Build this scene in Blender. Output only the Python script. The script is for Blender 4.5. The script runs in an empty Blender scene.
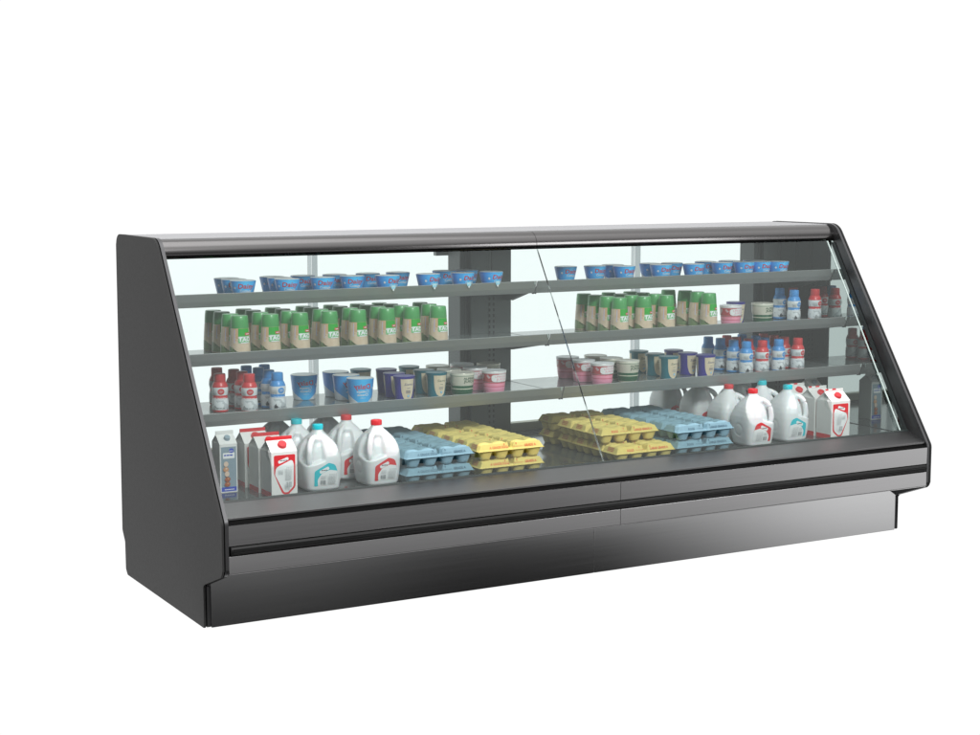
import bpy, bmesh, math, random
from mathutils import Vector, Matrix
random.seed(7)
sc = bpy.context.scene
COL = sc.collection
PI = math.pi
W = 3.5; T = 0.0273            # case length, end panel thickness
Y3 = 0.955                     # rear of the shelves
DECK = 0.475

# ------------------------------------------------------------------ materials
_m = {}
def s2l(c): return tuple(((v/255)/12.92 if v <= 10 else (((v/255)+.055)/1.055)**2.4) for v in c)
def mat(name, col, rough=.5, metal=0., spec=.5, noise=.06, nscale=60., bump=0., bscale=200., coat=0.):
    """principled with a light procedural mottling of colour and roughness"""
    if name in _m: return _m[name]
    m = bpy.data.materials.new(name); m.use_nodes = True
    nt = m.node_tree; b = nt.nodes['Principled BSDF']
    b.inputs['Metallic'].default_value = metal
    b.inputs['Specular IOR Level'].default_value = spec
    b.inputs['Coat Weight'].default_value = coat
    b.inputs['Coat Roughness'].default_value = .1
    tc = nt.nodes.new('ShaderNodeTexCoord')
    n = nt.nodes.new('ShaderNodeTexNoise'); n.inputs['Scale'].default_value = nscale; n.inputs['Detail'].default_value = 3
    nt.links.new(tc.outputs['Object'], n.inputs['Vector'])
    mr = nt.nodes.new('ShaderNodeMapRange'); mr.inputs['To Min'].default_value = 1-noise; mr.inputs['To Max'].default_value = 1+noise
    nt.links.new(n.outputs['Fac'], mr.inputs['Value'])
    vm = nt.nodes.new('ShaderNodeVectorMath'); vm.operation = 'SCALE'; vm.inputs[0].default_value = col
    nt.links.new(mr.outputs['Result'], vm.inputs['Scale']); nt.links.new(vm.outputs['Vector'], b.inputs['Base Color'])
    mr2 = nt.nodes.new('ShaderNodeMapRange'); mr2.inputs['To Min'].default_value = rough*.88; mr2.inputs['To Max'].default_value = min(1, rough*1.12)
    nt.links.new(n.outputs['Fac'], mr2.inputs['Value']); nt.links.new(mr2.outputs['Result'], b.inputs['Roughness'])
    if bump:
        n2 = nt.nodes.new('ShaderNodeTexNoise'); n2.inputs['Scale'].default_value = bscale; n2.inputs['Detail'].default_value = 4
        nt.links.new(tc.outputs['Object'], n2.inputs['Vector'])
        bp = nt.nodes.new('ShaderNodeBump'); bp.inputs['Strength'].default_value = bump; bp.inputs['Distance'].default_value = .002
        nt.links.new(n2.outputs['Fac'], bp.inputs['Height']); nt.links.new(bp.outputs['Normal'], b.inputs['Normal'])
    _m[name] = m
    return m

class NT:
    """tiny helper to chain math nodes"""
    def __init__(s, m): s.m = m; s.nt = m.node_tree; s.b = s.nt.nodes.get('Principled BSDF')
    def lk(s, a, b): s.nt.links.new(a, b)
    def math(s, op, a, b=None, c=None):
        n = s.nt.nodes.new('ShaderNodeMath'); n.operation = op
        for i, v in enumerate((a, b, c)):
            if v is None: continue
            if isinstance(v, (int, float)): n.inputs[i].default_value = v
            else: s.lk(v, n.inputs[i])
        return n.outputs[0]
    def mix(s, f, a, b):
        n = s.nt.nodes.new('ShaderNodeMix'); n.data_type = 'RGBA'
        for i, v in ((0, f), (6, a), (7, b)):
            if isinstance(v, tuple): n.inputs[i].default_value = v+(1,)
            elif isinstance(v, (int, float)): n.inputs[i].default_value = v
            else: s.lk(v, n.inputs[i])
        return n.outputs[2]
    def xyz(s, out='Object'):
        t = s.nt.nodes.new('ShaderNodeTexCoord'); p = s.nt.nodes.new('ShaderNodeSeparateXYZ')
        s.lk(t.outputs[out], p.inputs[0]); s.tc = t.outputs[out]
        return p.outputs
    def noise(s, scale, detail=3):
        n = s.nt.nodes.new('ShaderNodeTexNoise'); n.inputs['Scale'].default_value = scale; n.inputs['Detail'].default_value = detail
        s.lk(s.tc, n.inputs['Vector']); return n.outputs['Fac']
    def ramp(s, f, stops, interp='CONSTANT'):
        n = s.nt.nodes.new('ShaderNodeValToRGB'); r = n.color_ramp; r.interpolation = interp
        while len(r.elements) < len(stops): r.elements.new(1)
        for e, (p, c) in zip(r.elements, stops): e.position = p; e.color = tuple(c)+(1,)
        s.lk(f, n.inputs[0]); return n.outputs[0]
def newmat(name, rough=.4, metal=0., spec=.5):
    m = bpy.data.materials.new(name); m.use_nodes = True; n = NT(m)
    n.b.inputs['Roughness'].default_value = rough; n.b.inputs['Metallic'].default_value = metal
    n.b.inputs['Specular IOR Level'].default_value = spec
    return m, n

# case materials
def brushed(name, col, rough, metal=1., streak=.10):
    m, n = newmat(name, rough, metal)
    n.xyz()
    mp = n.nt.nodes.new('ShaderNodeMapping'); mp.inputs['Scale'].default_value = (1.5, 240, 240)
    n.lk(n.tc, mp.inputs['Vector']); n.tc = mp.outputs[0]
    f = n.noise(1.0, 4)
    n.lk(n.mix(f, tuple(c*(1-streak) for c in col), tuple(min(1, c*(1+streak)) for c in col)), n.b.inputs['Base Color'])
    n.lk(n.math('MULTIPLY_ADD', f, rough*.3, rough*.85), n.b.inputs['Roughness'])
    return m
M_side = mat('charcoal_powder_coat', (.040,.040,.040), .55, spec=.10, noise=.05, bump=.15, bscale=900)
M_edge = mat('dark_anodised_edge', (.11,.11,.113), .3, metal=.85, noise=.01, nscale=5)
M_black = mat('black_rubber', (.008,.008,.008), .45, spec=.3)
M_gap = mat('black_gap', (.004,.004,.004), .7, spec=.1)
M_bump = brushed('brushed_bumper_steel', (.48,.475,.48), .17)
M_kick = brushed('brushed_kick_steel', (.58,.58,.585), .08, streak=.04)
M_canopy = brushed('brushed_canopy_steel', (.17,.165,.165), .17, streak=.05)
M_ctop = mat('canopy_top_enamel', (.36,.36,.37), .7, spec=.1, noise=.03)
M_ledge = brushed('ledge_steel', (.21,.21,.212), .36)
M_shelf = mat('grey_shelf_enamel', (.305,.322,.317), .36, metal=.2, noise=.04, nscale=8)
M_shelftop = mat('shelf_tray_steel', (.19,.215,.21), .13, metal=.1, noise=.05, nscale=8)
M_rail = mat('grey_price_rail', (.20,.225,.22), .4, noise=.03)
M_deck = mat('dark_deck_steel', (.09,.10,.10), .11, metal=.25, noise=.06, nscale=8)
M_col = mat('grey_column_steel', (.10,.118,.115), .4, metal=.3, noise=.05, nscale=12)
M_cold = mat('dark_column_side', (.05,.06,.06), .45, noise=.05)
M_slot = mat('column_slot_dark', (.012,.014,.014), .6)
M_frame = mat('door_frame_aluminium', (.75,.82,.83), .4, metal=.0, noise=.03)
def frosted(name, tint, col, f):
    m, n = newmat(name, .5); n.xyz()
    n.lk(n.mix(n.noise(20), tuple(v*.92 for v in col), col), n.b.inputs['Base Color'])
    t = n.nt.nodes.new('ShaderNodeBsdfTransparent'); t.inputs[0].default_value = tint+(1,)
    mx = n.nt.nodes.new('ShaderNodeMixShader'); mx.inputs[0].default_value = f
    o = n.nt.nodes['Material Output']; n.lk(t.outputs[0], mx.inputs[1]); n.lk(n.b.outputs[0], mx.inputs[2]); n.lk(mx.outputs[0], o.inputs[0])
    return m
M_frost = frosted('frosted_post_bright_face', (.68,.74,.75), (.5,.55,.55), .35)  # brighter face of the door post, its light put into the tint
M_frost2 = frosted('frosted_post_grey_face', (.50,.56,.57), (.4,.45,.45), .3)  # greyer copy for the post's other face, shade put into the tint
M_olive = mat('rear_sill', (.42,.42,.33), .5, noise=.1, nscale=10)
M_liner = mat('mirror_liner', (.42,.46,.45), .035, metal=1., noise=.02, nscale=5)
M_linerL = mat('side_liner', (.10,.115,.115), .25, metal=.6, noise=.02, nscale=5)
def glassmat(name, tint, refl):
    m = bpy.data.materials.new(name); m.use_nodes = True; nt = m.node_tree; nt.nodes.clear()
    o = nt.nodes.new('ShaderNodeOutputMaterial'); t = nt.nodes.new('ShaderNodeBsdfTransparent'); t.inputs[0].default_value = tint+(1,)
    g = nt.nodes.new('ShaderNodeBsdfGlossy'); g.inputs['Roughness'].default_value = 0.01; g.inputs[0].default_value = (.93,1,.98,1)
    f = nt.nodes.new('ShaderNodeFresnel'); f.inputs[0].default_value = 1.5
    mm = nt.nodes.new('ShaderNodeMath'); mm.operation = 'MULTIPLY'; mm.inputs[1].default_value = refl
    m2 = nt.nodes.new('ShaderNodeValue'); m2.outputs[0].default_value = 1.; m3 = nt.nodes.new('ShaderNodeMath'); m3.operation = 'MULTIPLY'
    nt.links.new(f.outputs[0], mm.inputs[0]); nt.links.new(mm.outputs[0], m3.inputs[0]); nt.links.new(m2.outputs[0], m3.inputs[1])
    mx = nt.nodes.new('ShaderNodeMixShader'); nt.links.new(m3.outputs[0], mx.inputs[0]); nt.links.new(t.outputs[0], mx.inputs[1]); nt.links.new(g.outputs[0], mx.inputs[2])
    nt.links.new(mx.outputs[0], o.inputs[0]); return m
M_glass = glassmat('front_glass', (.945,.985,.977), 1.2)
M_pane = glassmat('rear_pane', (.90,.965,.955), .35)
M_gedge = mat('glass_edge_pale', (.62,.72,.69), .15, noise=.1, nscale=20)
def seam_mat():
    m, n = newmat('glass_edge_painted_glints', .03, .0)
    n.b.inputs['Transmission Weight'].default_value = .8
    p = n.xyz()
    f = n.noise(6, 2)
    n.lk(n.ramp(f, [(0,(.05,.06,.06)),(.40,(.08,.09,.09)),(.5,(.7,.78,.76)),(.56,(.10,.11,.11)),(.62,(.2,.3,.4)),(.66,(.05,.06,.06))], 'LINEAR'), n.b.inputs['Base Color'])  # dark, pale and blue bands paint the reflections caught in the edge
    return m
M_seam = seam_mat()

# ------------------------------------------------------------------ mesh helpers
def finish(bm, ang=35):
    bmesh.ops.recalc_face_normals(bm, faces=bm.faces)
    for f in bm.faces: f.smooth = True
    for e in bm.edges:
        if len(e.link_faces) == 2 and e.calc_face_angle(0) > math.radians(ang): e.smooth = False
def mesh(name, bm, mats, ang=35, recalc=True):
    if recalc: finish(bm, ang)
    me = bpy.data.meshes.new(name); bm.to_mesh(me); bm.free()
    for m in (mats if isinstance(mats, (list, tuple)) else [mats]): me.materials.append(m)
    return me
def obj(name, me_or_bm, mats=None, parent=None, ang=35, label=None):
    me = mesh(name, me_or_bm, mats, ang, recalc=ang > 0) if isinstance(me_or_bm, bmesh.types.BMesh) else me_or_bm
    o = bpy.data.objects.new(name, me); COL.objects.link(o)
    if parent: o.parent = parent
    if label: o['label'] = label
    return o
def thing(name, label, cat, loc=(0,0,0), rz=0, group=None):
    o = bpy.data.objects.new(name, None); COL.objects.link(o); o.empty_display_size = .05
    o.location = loc; o.rotation_euler = (0,0,rz); o['label'] = label; o['category'] = cat
    if group: o['group'] = group
    return o
def add_box(bm, x0, x1, y0, y1, z0, z1, bev=0, mi=0):
    r = bmesh.ops.create_cube(bm, size=1)
    for v in r['verts']: v.co = Vector((x0+(v.co.x+.5)*(x1-x0), y0+(v.co.y+.5)*(y1-y0), z0+(v.co.z+.5)*(z1-z0)))
    fs = set(f for v in r['verts'] for f in v.link_faces)
    if bev:
        es = list(set(e for v in r['verts'] for e in v.link_edges))
        q = bmesh.ops.bevel(bm, geom=es, offset=bev, segments=2, profile=.5, affect='EDGES')
        fs |= set(q['faces'])
    for f in fs:
        if f.is_valid: f.material_index = mi
def fillet(pts, rad, n=6):
    out = []
    N = len(pts)
    for i in range(N):
        p = Vector(pts[i]); a = Vector(pts[i-1]); b = Vector(pts[(i+1) % N]); r = rad[i] if isinstance(rad, (list, tuple)) else rad
        if r <= 0: out.append(tuple(p)); continue
        u = (a-p).normalized(); v = (b-p).normalized(); th = u.angle(v)
        d = min(r/math.tan(th/2), .49*(a-p).length, .49*(b-p).length); r2 = d*math.tan(th/2)
        c = p+(u+v).normalized()*(r2/math.sin(th/2)); s = p+u*d-c; e = p+v*d-c
        for k in range(n+1):
            t = k/n; q = s.lerp(e, t).normalized()*r2; out.append(tuple(c+q))
    return out
def add_prism(bm, prof, x0, x1, bev=0, mi=0, segs=2):
    """prof in (y,z), extruded along x, optional rounded rims"""
    a = [bm.verts.new((x0, y, z)) for y, z in prof]; b = [bm.verts.new((x1, y, z)) for y, z in prof]
    fs = [bm.faces.new(a), bm.faces.new(b[::-1])]
    n = len(prof)
    for i in range(n): fs.append(bm.faces.new((a[i], b[i], b[(i+1) % n], a[(i+1) % n])))
    if bev:
        es = list(fs[0].edges)+list(fs[1].edges)
        q = bmesh.ops.bevel(bm, geom=es, offset=bev, segments=segs, profile=.5, affect='EDGES'); fs += q['faces']
    for f in fs:
        if f.is_valid: f.material_index = mi
def add_lathe(bm, prof, seg=40, mi=0, cap0=True, cap1=True, c=(0,0,0), mis=None):
    rings = []
    for r, z in prof:
        rings.append([bm.verts.new((c[0]+r*math.sin(2*PI*k/seg), c[1]-r*math.cos(2*PI*k/seg), c[2]+z)) for k in range(seg)])
    for i in range(len(rings)-1):
        for k in range(seg):
            f = bm.faces.new((rings[i][k], rings[i][(k+1) % seg], rings[i+1][(k+1) % seg], rings[i+1][k])); f.material_index = mis[i] if mis else mi
    if cap0: f = bm.faces.new(rings[0][::-1]); f.material_index = mis[0] if mis else mi
    if cap1: f = bm.faces.new(rings[-1]); f.material_index = mis[-1] if mis else mi
def add_tube(bm, pts, rad, seg=10, flat=1., mi=0):
    pts = [Vector(p) for p in pts]; rings = []
    for i, p in enumerate(pts):
        t = (pts[min(i+1, len(pts)-1)]-pts[max(i-1, 0)]).normalized()
        up = Vector((0,0,1)) if abs(t.z) < .9 else Vector((-.7,-.7,0))
        a = t.cross(up).normalized(); b = a.cross(t).normalized()
        r = rad[i] if isinstance(rad, (list, tuple)) else rad
        rings.append([bm.verts.new(p+a*r*math.cos(2*PI*k/seg)*flat+b*r*math.sin(2*PI*k/seg)) for k in range(seg)])
    for i in range(len(rings)-1):
        for k in range(seg): bm.faces.new((rings[i][k], rings[i][(k+1) % seg], rings[i+1][(k+1) % seg], rings[i+1][k])).material_index = mi
    bm.faces.new(rings[0][::-1]); bm.faces.new(rings[-1])
def spline(pts, n=6):
    P = [Vector(p) for p in pts]; P = [P[0]]+P+[P[-1]]; out = []
    for i in range(1, len(P)-2):
        for k in range(n):
            t = k/n; a, b, c, d = P[i-1:i+3]
            out.append(.5*((2*b)+(c-a)*t+(2*a-5*b+4*c-d)*t*t+(-a+3*b-3*c+d)*t**3))
    out.append(P[-2]); return out

# ------------------------------------------------------------------ printed labels
_tx = {}
def text2d(s, size, shear=0., bold=0.):
    key = (s, size, shear, bold)
    if key in _tx: return _tx[key]
    cu = bpy.data.curves.new('t', 'FONT'); cu.body = s; cu.size = size; cu.shear = shear; cu.align_x = 'CENTER'; cu.align_y = 'CENTER'
    cu.resolution_u = 2; cu.offset = bold
    o = bpy.data.objects.new('t', cu); COL.objects.link(o); bpy.context.view_layer.update()
    me = bpy.data.meshes.new_from_object(o.evaluated_get(bpy.context.evaluated_depsgraph_get()))
    r = ([(v.co.x, v.co.y) for v in me.vertices], [tuple(p.vertices) for p in me.polygons])
    bpy.data.objects.remove(o); bpy.data.meshes.remove(me); bpy.data.curves.remove(cu)
    _tx[key] = r; return r
class Decal:
    def __init__(s): s.L = []
    def poly(s, pts, m): s.L.append((list(pts), [tuple(range(len(pts)))], m)); return s
    def rect(s, x0, x1, z0, z1, m, r=0, rot=0):
        p = [(x0,z0),(x1,z0),(x1,z1),(x0,z1)]
        if r: p = fillet(p, r, 5)
        if rot:
            cx, cz = (x0+x1)/2, (z0+z1)/2; c, q = math.cos(rot), math.sin(rot)
            p = [(cx+(x-cx)*c-(z-cz)*q, cz+(x-cx)*q+(z-cz)*c) for x, z in p]
        return s.poly(p, m)
    def ell(s, cx, cz, a, b, m, n=22): return s.poly([(cx+a*math.cos(2*PI*k/n), cz+b*math.sin(2*PI*k/n)) for k in range(n)], m)
    def text(s, t, cx, cz, size, m, shear=0., wide=1., bold=0., rot=0., curve=0.):
        v, f = text2d(t, size, shear, bold); c, q = math.cos(rot), math.sin(rot)
        v = [(x*wide, z-curve*x*x) for x, z in v]
        s.L.append(([(cx+x*c-z*q, cz+x*q+z*c) for x, z in v], f, m)); return s
    def bars(s, x0, x1, z0, z1, rows, m, seed=1, fill=.55):
        """tiny unreadable print: rows of short dashes"""
        R = random.Random(seed); dz = (z1-z0)/rows
        for i in range(rows):
            x = x0
            while x < x1-.001:
                w = min(x1-x, R.uniform(.15, .4)*(x1-x0)); s.rect(x, x+w*.86, z0+i*dz, z0+(i+fill)*dz, m); x += w
        return s
    def barcode(s, x0, x1, z0, z1, m, n=9, seed=3):
        R = random.Random(seed); dx = (x1-x0)/n
        for i in range(n): s.rect(x0+i*dx, x0+i*dx+dx*R.choice((.35,.5,.75)), z0, z1, m)
        return s
    def build(s, name, parent, mp, du=.006, dv=.008, mirror=False, label=None, base=.0003):
        bm = bmesh.new(); mats = []
        for k, (vs, fs, m) in enumerate(s.L):
            if m not in mats: mats.append(m)
            t = bmesh.new(); bv = [t.verts.new((x, 0, z)) for x, z in vs]
            for f in fs:
                try: t.faces.new([bv[i] for i in f])
                except ValueError: pass
            bmesh.ops.triangulate(t, faces=t.faces[:], ngon_method='EAR_CLIP')
            for ax, d in ((0, du), (1, dv)):
                if not d: continue
                lo = min(v[ax] for v in vs); hi = max(v[ax] for v in vs)
                q = math.floor(lo/d)+1
                while q*d < hi:
                    co = (q*d,0,0) if ax == 0 else (0,0,q*d); no = (1,0,0) if ax == 0 else (0,0,1)
                    bmesh.ops.bisect_plane(t, geom=t.verts[:]+t.edges[:]+t.faces[:], plane_co=co, plane_no=no); q += 1
            off = base+.00018*k; mi = mats.index(m); mpv = {}
            for v in t.verts: mpv[v] = bm.verts.new(mp(-v.co.x if mirror else v.co.x, v.co.z, off))
            for f in t.faces:
                nf = bm.faces.new([mpv[v] for v in f.verts]); nf.material_index = mi; nf.smooth = True
            t.free()
        bm.normal_update()
        me = mesh(name, bm, mats, recalc=False)
        return obj(name, me, parent=parent, label=label)
def prof_r(prof, z):
    for (r0, z0), (r1, z1) in zip(prof, prof[1:]):
        if z0 <= z <= z1 and z1 > z0: return r0+(r1-r0)*(z-z0)/(z1-z0)
    return prof[-1][0]
def cylmap(prof, az, rref):
    def f(u, v, off):
        r = prof_r(prof, v)+off; th = az+u/rref
        return (r*math.sin(th), -r*math.cos(th), v)
    return f
def ink(name, rgb, rough=.4): return mat(name, s2l(rgb), rough, noise=.03)

I_white = ink('print_white', (238,240,240)); I_red = ink('print_red', (205,30,45)); I_grey = ink('print_grey', (150,156,158))
I_lgrey = ink('print_light_grey', (200,204,205)); I_dark = ink('print_dark', (50,55,60)); I_teal = ink('print_teal', (15,195,208))
I_milkred = ink('print_milk_red', (218,44,52)); I_blue = ink('print_blue', (45,75,190)); I_green = ink('print_green', (30,170,45))
I_pgreen = ink('print_pale_green', (130,200,140)); I_dgreen = ink('print_dark_green', (30,85,55)); I_egg1 = ink('print_egg_tan', (205,150,110)); I_egg2 = ink('print_egg_brown', (165,85,45))
I_egg0 = ink('print_egg_pale', (225,200,180)); I_pink = ink('print_pink', (225,120,150)); I_sky = ink('print_sky', (70,150,220)); I_navy = ink('print_navy', (40,45,110))
I_ice = ink('print_ice', (165,225,245), .15)

# ------------------------------------------------------------------ the display case
case = thing('display_case', 'long dark steel refrigerated display case with slanted glass front and stocked shelves', 'display case', (W/2, .6, 0))
def part(name, bm, mats, parent=None, ang=35, label=None):
    o = obj(name, bm, mats, None, ang, label)
    p = parent or case
    o.parent = p
    if p is case: o.location = (-W/2, -.6, 0)
    md = o.modifiers.new('weighted_normals', 'WEIGHTED_NORMAL'); md.keep_sharp = True; md.weight = 100
    return o
panel = fillet([(.209,0),(.209,.166),(0,.243),(0,.4404),(.678,1.4527),(1.197,1.4527),(1.216,.186),(1.182,.140),(1.180,.022),(1.158,0)],
               [.004,.012,.034,.04,.085,.045,.02,.02,.012,.012], 7)
def inset(prof, d):
    n = len(prof); out = []
    for i in range(n):
        a, p, b = Vector(prof[i-1]), Vector(prof[i]), Vector(prof[(i+1) % n])
        t = (b-a).normalized(); out.append((p.x-t.y*d, p.y+t.x*d))
    return out
def area(p): return .5*sum(p[i-1][0]*p[i][1]-p[i][0]*p[i-1][1] for i in range(len(p)))
sgn = 1 if area(panel) > 0 else -1
for xo, sx, lab in ((0, 1, 'charcoal left end panel'), (W, -1, 'right end panel seen from inside')):
    bm = bmesh.new(); xs = sorted((xo, xo+sx*.008)); add_prism(bm, panel, xs[0], xs[1], .003, segs=3)
    e = part('end_panel', bm, M_side, label=lab)
    bm = bmesh.new(); xs = sorted((xo+sx*.008, xo+sx*.0135)); add_prism(bm, inset(panel, sgn*.006), *xs); part('panel_gasket', bm, M_gap, e)
    bm = bmesh.new(); xs = sorted((xo+sx*.0135, xo+sx*T)); add_prism(bm, inset(panel, sgn*.0005), xs[0], xs[1], .0055, segs=4); part('inner_trim', bm, M_edge, e)
XL, XR = T, W-T
# glass plane: bottom (.128,.490) top (.671,1.36)
gy = lambda z: .128+(z-.49)*(.671-.128)/(1.36-.49)
# liners on the inner faces behind the glass
ln = [(gy(.478)+.004,.478),(1.17,.478),(1.17,1.425),(gy(1.425)+.012,1.425)]
bm = bmesh.new(); add_prism(bm, ln, XL+.0005, XL+.003); part('side_liner', bm, M_linerL)
bm = bmesh.new(); add_prism(bm, ln, XR-.003, XR-.0005); part('mirror_liner', bm, M_liner, label='mirror finish inner lining of the right end')
bm = bmesh.new()
g = .03
for z0, z1 in ((.492, 1.36),):
    add_prism(bm, [(gy(z0)+.001,z0),(gy(z0)+g,z0),(gy(z1)+g,z1),(gy(z1)+.001,z1)], XR-.0042, XR-.0031)
part('liner_dark_reflection', bm, M_cold)  # dark strip put in for the dark reflected band along the glass
# cabinet body under the deck, back wall
bm = bmesh.new(); add_prism(bm, [(.212,.0012),(1.17,.0012),(1.17,.466),(.06,.455),(.03,.425),(.014,.26),(.212,.244)], XL, XR); part('cabinet_body', bm, M_gap)
# kick plates
XM = W/2
for a, b in ((XL-.0035, XM-.0007), (XM+.0007, XR+.0035)):
    bm = bmesh.new(); add_prism(bm, fillet([(.2005,0),(.2085,0),(.2085,.2425),(.2005,.2425)], .0015, 2), max(a, XL), min(b, XR), .0008, segs=1)
    part('kick_plate', bm, M_kick)
# bumper panels: upper face, rubber strip, lower face
for a, b in ((XL, XM-.001), (XM+.001, XR)):
    bm = bmesh.new(); add_prism(bm, fillet([(.001,.3525),(.012,.3525),(.012,.4300),(.000,.4300)], [.001,.001,0,.0003], 2), a, b, .0006, segs=1)
    o = part('bumper_panel', bm, M_bump)
    bm = bmesh.new(); add_prism(bm, fillet([(.2,.2440),(.2,.2490),(.014,.2520),(.012,.3150),(.001,.3150),(.0005,.2475),(.008,.2440)], [.001,.001,.004,.002,.002,.004,.006], 4), a, b, .0006, segs=1)
    part('lower_panel', bm, M_bump, o)
bm = bmesh.new()
bmp = []
for k in range(9):
    t = -PI/2+PI*k/8; bmp.append((.004-.012*math.cos(t), .3337+.0165*math.sin(t)))
bmp = bmp+[(.012,.351),(.012,.3165)]
add_prism(bm, bmp, XL+.006, XR-.001, .007, segs=4)
for z in (.3265,.3405): add_prism(bm, fillet([(-.0095,z-.002),(-.0055,z-.002),(-.0055,z+.002),(-.0095,z+.002)], .001, 2), XL+.014, XR-.008)
part('rubber_bumper', bm, M_black)
# black groove above the bumper and the sloping ledge below the glass
bm = bmesh.new(); add_prism(bm, [(.0012,.4303),(.0012,.4318),(.010,.4322),(.012,.4385),(.018,.4385),(.022,.4462),(.075,.452),(.075,.4303)], XL, XR); part('groove_strip', bm, M_gap)
bm = bmesh.new(); add_prism(bm, fillet([(.016,.4465),(.022,.4465),(.150,.484),(.150,.4905),(.126,.4905),(.016,.4540)], [.0005,.002,.002,.002,.004,.0008], 3), XL, XR, .0005, segs=1)
part('glass_ledge', bm, M_ledge)
bm = bmesh.new(); add_prism(bm, [(.126,.4908),(.1335,.4908),(.1365,.4975),(.129,.4975)], XL, XR); part('glass_gasket', bm, mat('dark_gasket', (.03,.04,.038), .4))
# deck tray
bm = bmesh.new(); add_prism(bm, [(.150,.4665),(1.168,.4665),(1.168,DECK),(.150,DECK)], XL+.0035, XR-.0045)
deck = part('deck_tray', bm, M_deck)
bm = bmesh.new()
for y in (1.02, 1.06, 1.10): add_box(bm, XL+.05, XM-.02, y, y+.012, DECK+.0008, DECK+.0035, .001); add_box(bm, XM+.02, XR-.05, y, y+.012, DECK+.0008, DECK+.0035, .001)
part('air_grille', bm, M_slot, deck)
bm = bmesh.new(); add_prism(bm, [(1.12,DECK+.001),(1.168,DECK+.001),(1.168,.515),(1.12,.515)], XL+.0035, XR-.0045); part('rear_sill', bm, M_olive)
# canopy
cp = [(.745-.064*math.cos(t), 1.387+(.0595 if t > 0 else .047)*math.sin(t)) for t in [-.36+(PI/2+.36)*k/26 for k in range(27)]]+[(.80,1.4465),(.80,1.400),(.75,1.380),(.75,1.3710)]
for a, b in ((XL, XM-.001), (XM+.001, XR)):
    bm = bmesh.new(); add_prism(bm, cp, a, b, .0006, segs=1); part('canopy', bm, M_canopy)
bm = bmesh.new(); add_prism(bm, fillet([(.735,1.430),(1.19,1.430),(1.19,1.4485),(.735,1.4485)], [0,0,.004,.002], 3), XL, XR); part('canopy_top', bm, M_ctop)
bm = bmesh.new(); add_prism(bm, [(.700,1.376),(1.18,1.402),(1.18,1.436),(.72,1.436)], XM-.004, XM+.004)
add_prism(bm, [(.682,1.3685),(.70,1.3685),(.70,1.3708),(.682,1.3708)], XL, XR); part('canopy_gasket', bm, M_gap)
bm = bmesh.new()
for a, b in ((.03, XM-.02), (XM+.02, W-.03)): add_box(bm, a+.1, b-.1,   .735, .76, 1.3665, 1.3706, .0015)
part('lamp_housing', bm, mat('dark_lamp_housing', (.02,.035,.06), .3))
# front glass
gz0, gz1 = .4945, 1.3680
for a, b in ((XL+.004, XM-.0016), (XM+.0016, XR-.047)):
    bm = bmesh.new(); vs = [bm.verts.new(p) for p in ((a,gy(gz0),gz0),(b,gy(gz0),gz0),(b,gy(gz1),gz1),(a,gy(gz1),gz1))]; bm.faces.new(vs)
    gl = part('front_glass', bm, M_glass, ang=0, label='slanted glass pane, left bay' if a < 1 else 'slanted glass pane, right bay')
    bm = bmesh.new()
    if a < 1: add_prism(bm, [(gy(gz0)-.003,gz0),(gy(gz0)+.003,gz0),(gy(gz1)+.003,gz1),(gy(gz1)-.003,gz1)], XM-.0028, XM+.0006)
    else: add_prism(bm, [(gy(gz0)-.002,gz0),(gy(gz0)+.004,gz0),(gy(gz1)+.004,gz1),(gy(gz1)-.002,gz1)], b-.0045, b+.0015)
    part('glass_edge', bm, M_seam if a < 1 else M_gedge, gl)
# shelves
SH = [(1.199,.674,1.227,1.171),(.972,.561,1.000,.948),(.750,.446,.778,.723)]
for zi, (zs, yf, zt, zb) in enumerate(SH):
    for a, b in ((XL+.004, XM-.003), (XM+.003, XR-.006)):
        bm = bmesh.new()
        add_prism(bm, [(yf+.018,zs-.006),(Y3,zs-.006),(Y3,zs),(yf+.018,zs)], a, b, .0008, segs=1)
        sh = part('shelf', bm, M_shelftop, label='%s shelf tray, %s bay' % (('upper','middle','lower')[zi], 'left' if a < 1 else 'right'))
        bm = bmesh.new(); zm = zt-(zt-zb)*.62
        add_prism(bm, fillet([(yf,zt),(yf+.006,zt),(yf+.017,zs+.002),(yf+.03,zs-.008),(yf+.03,zb+.006),(yf+.046,zb+.001),(yf+.046,zb-.002),(yf+.026,zb),(yf+.014,zm)], [.002,.002,.002,.002,.004,.002,.001,.003,.003], 3), a, b, .0008, segs=1)
        ra = part('price_rail', bm, M_shelf, sh)
        bm = bmesh.new()
        yb0, yb1 = yf+.0140, yf+.0265
        add_prism(bm, [(yf+.0136,zm+.0006),(yf+.0148,zm-.0004),(yf+.0153,zm+.0014),(yf+.0141,zm+.0024)], a+.002, b-.002); part('rail_groove', bm, M_cold, ra)
        for x in (a+.004, b-.007):
            bm = bmesh.new(); add_prism(bm, [(yf+.07,zs-.0065),(Y3,zs-.0065),(Y3,zs-.075),(Y3-.05,zs-.075),(yf+.07,zs-.028)], x, x+.003); part('shelf_bracket', bm, M_col, sh)
        for x in (a+.0005, b-.0055):
            bm = bmesh.new(); add_box(bm, x, x+.005, yf+.024, yf+.036, zb-.004, zb+.012, .001); part('rail_clip', bm, M_slot, sh)
        bm = bmesh.new(); add_box(bm, b-.012, b-.009, yf-.0015, yf+.004, zt-.016, zt-.001, .0005); part('rail_highlight', bm, M_gedge, sh)  # pale sliver standing in for the upright highlight at the rail joint
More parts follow.
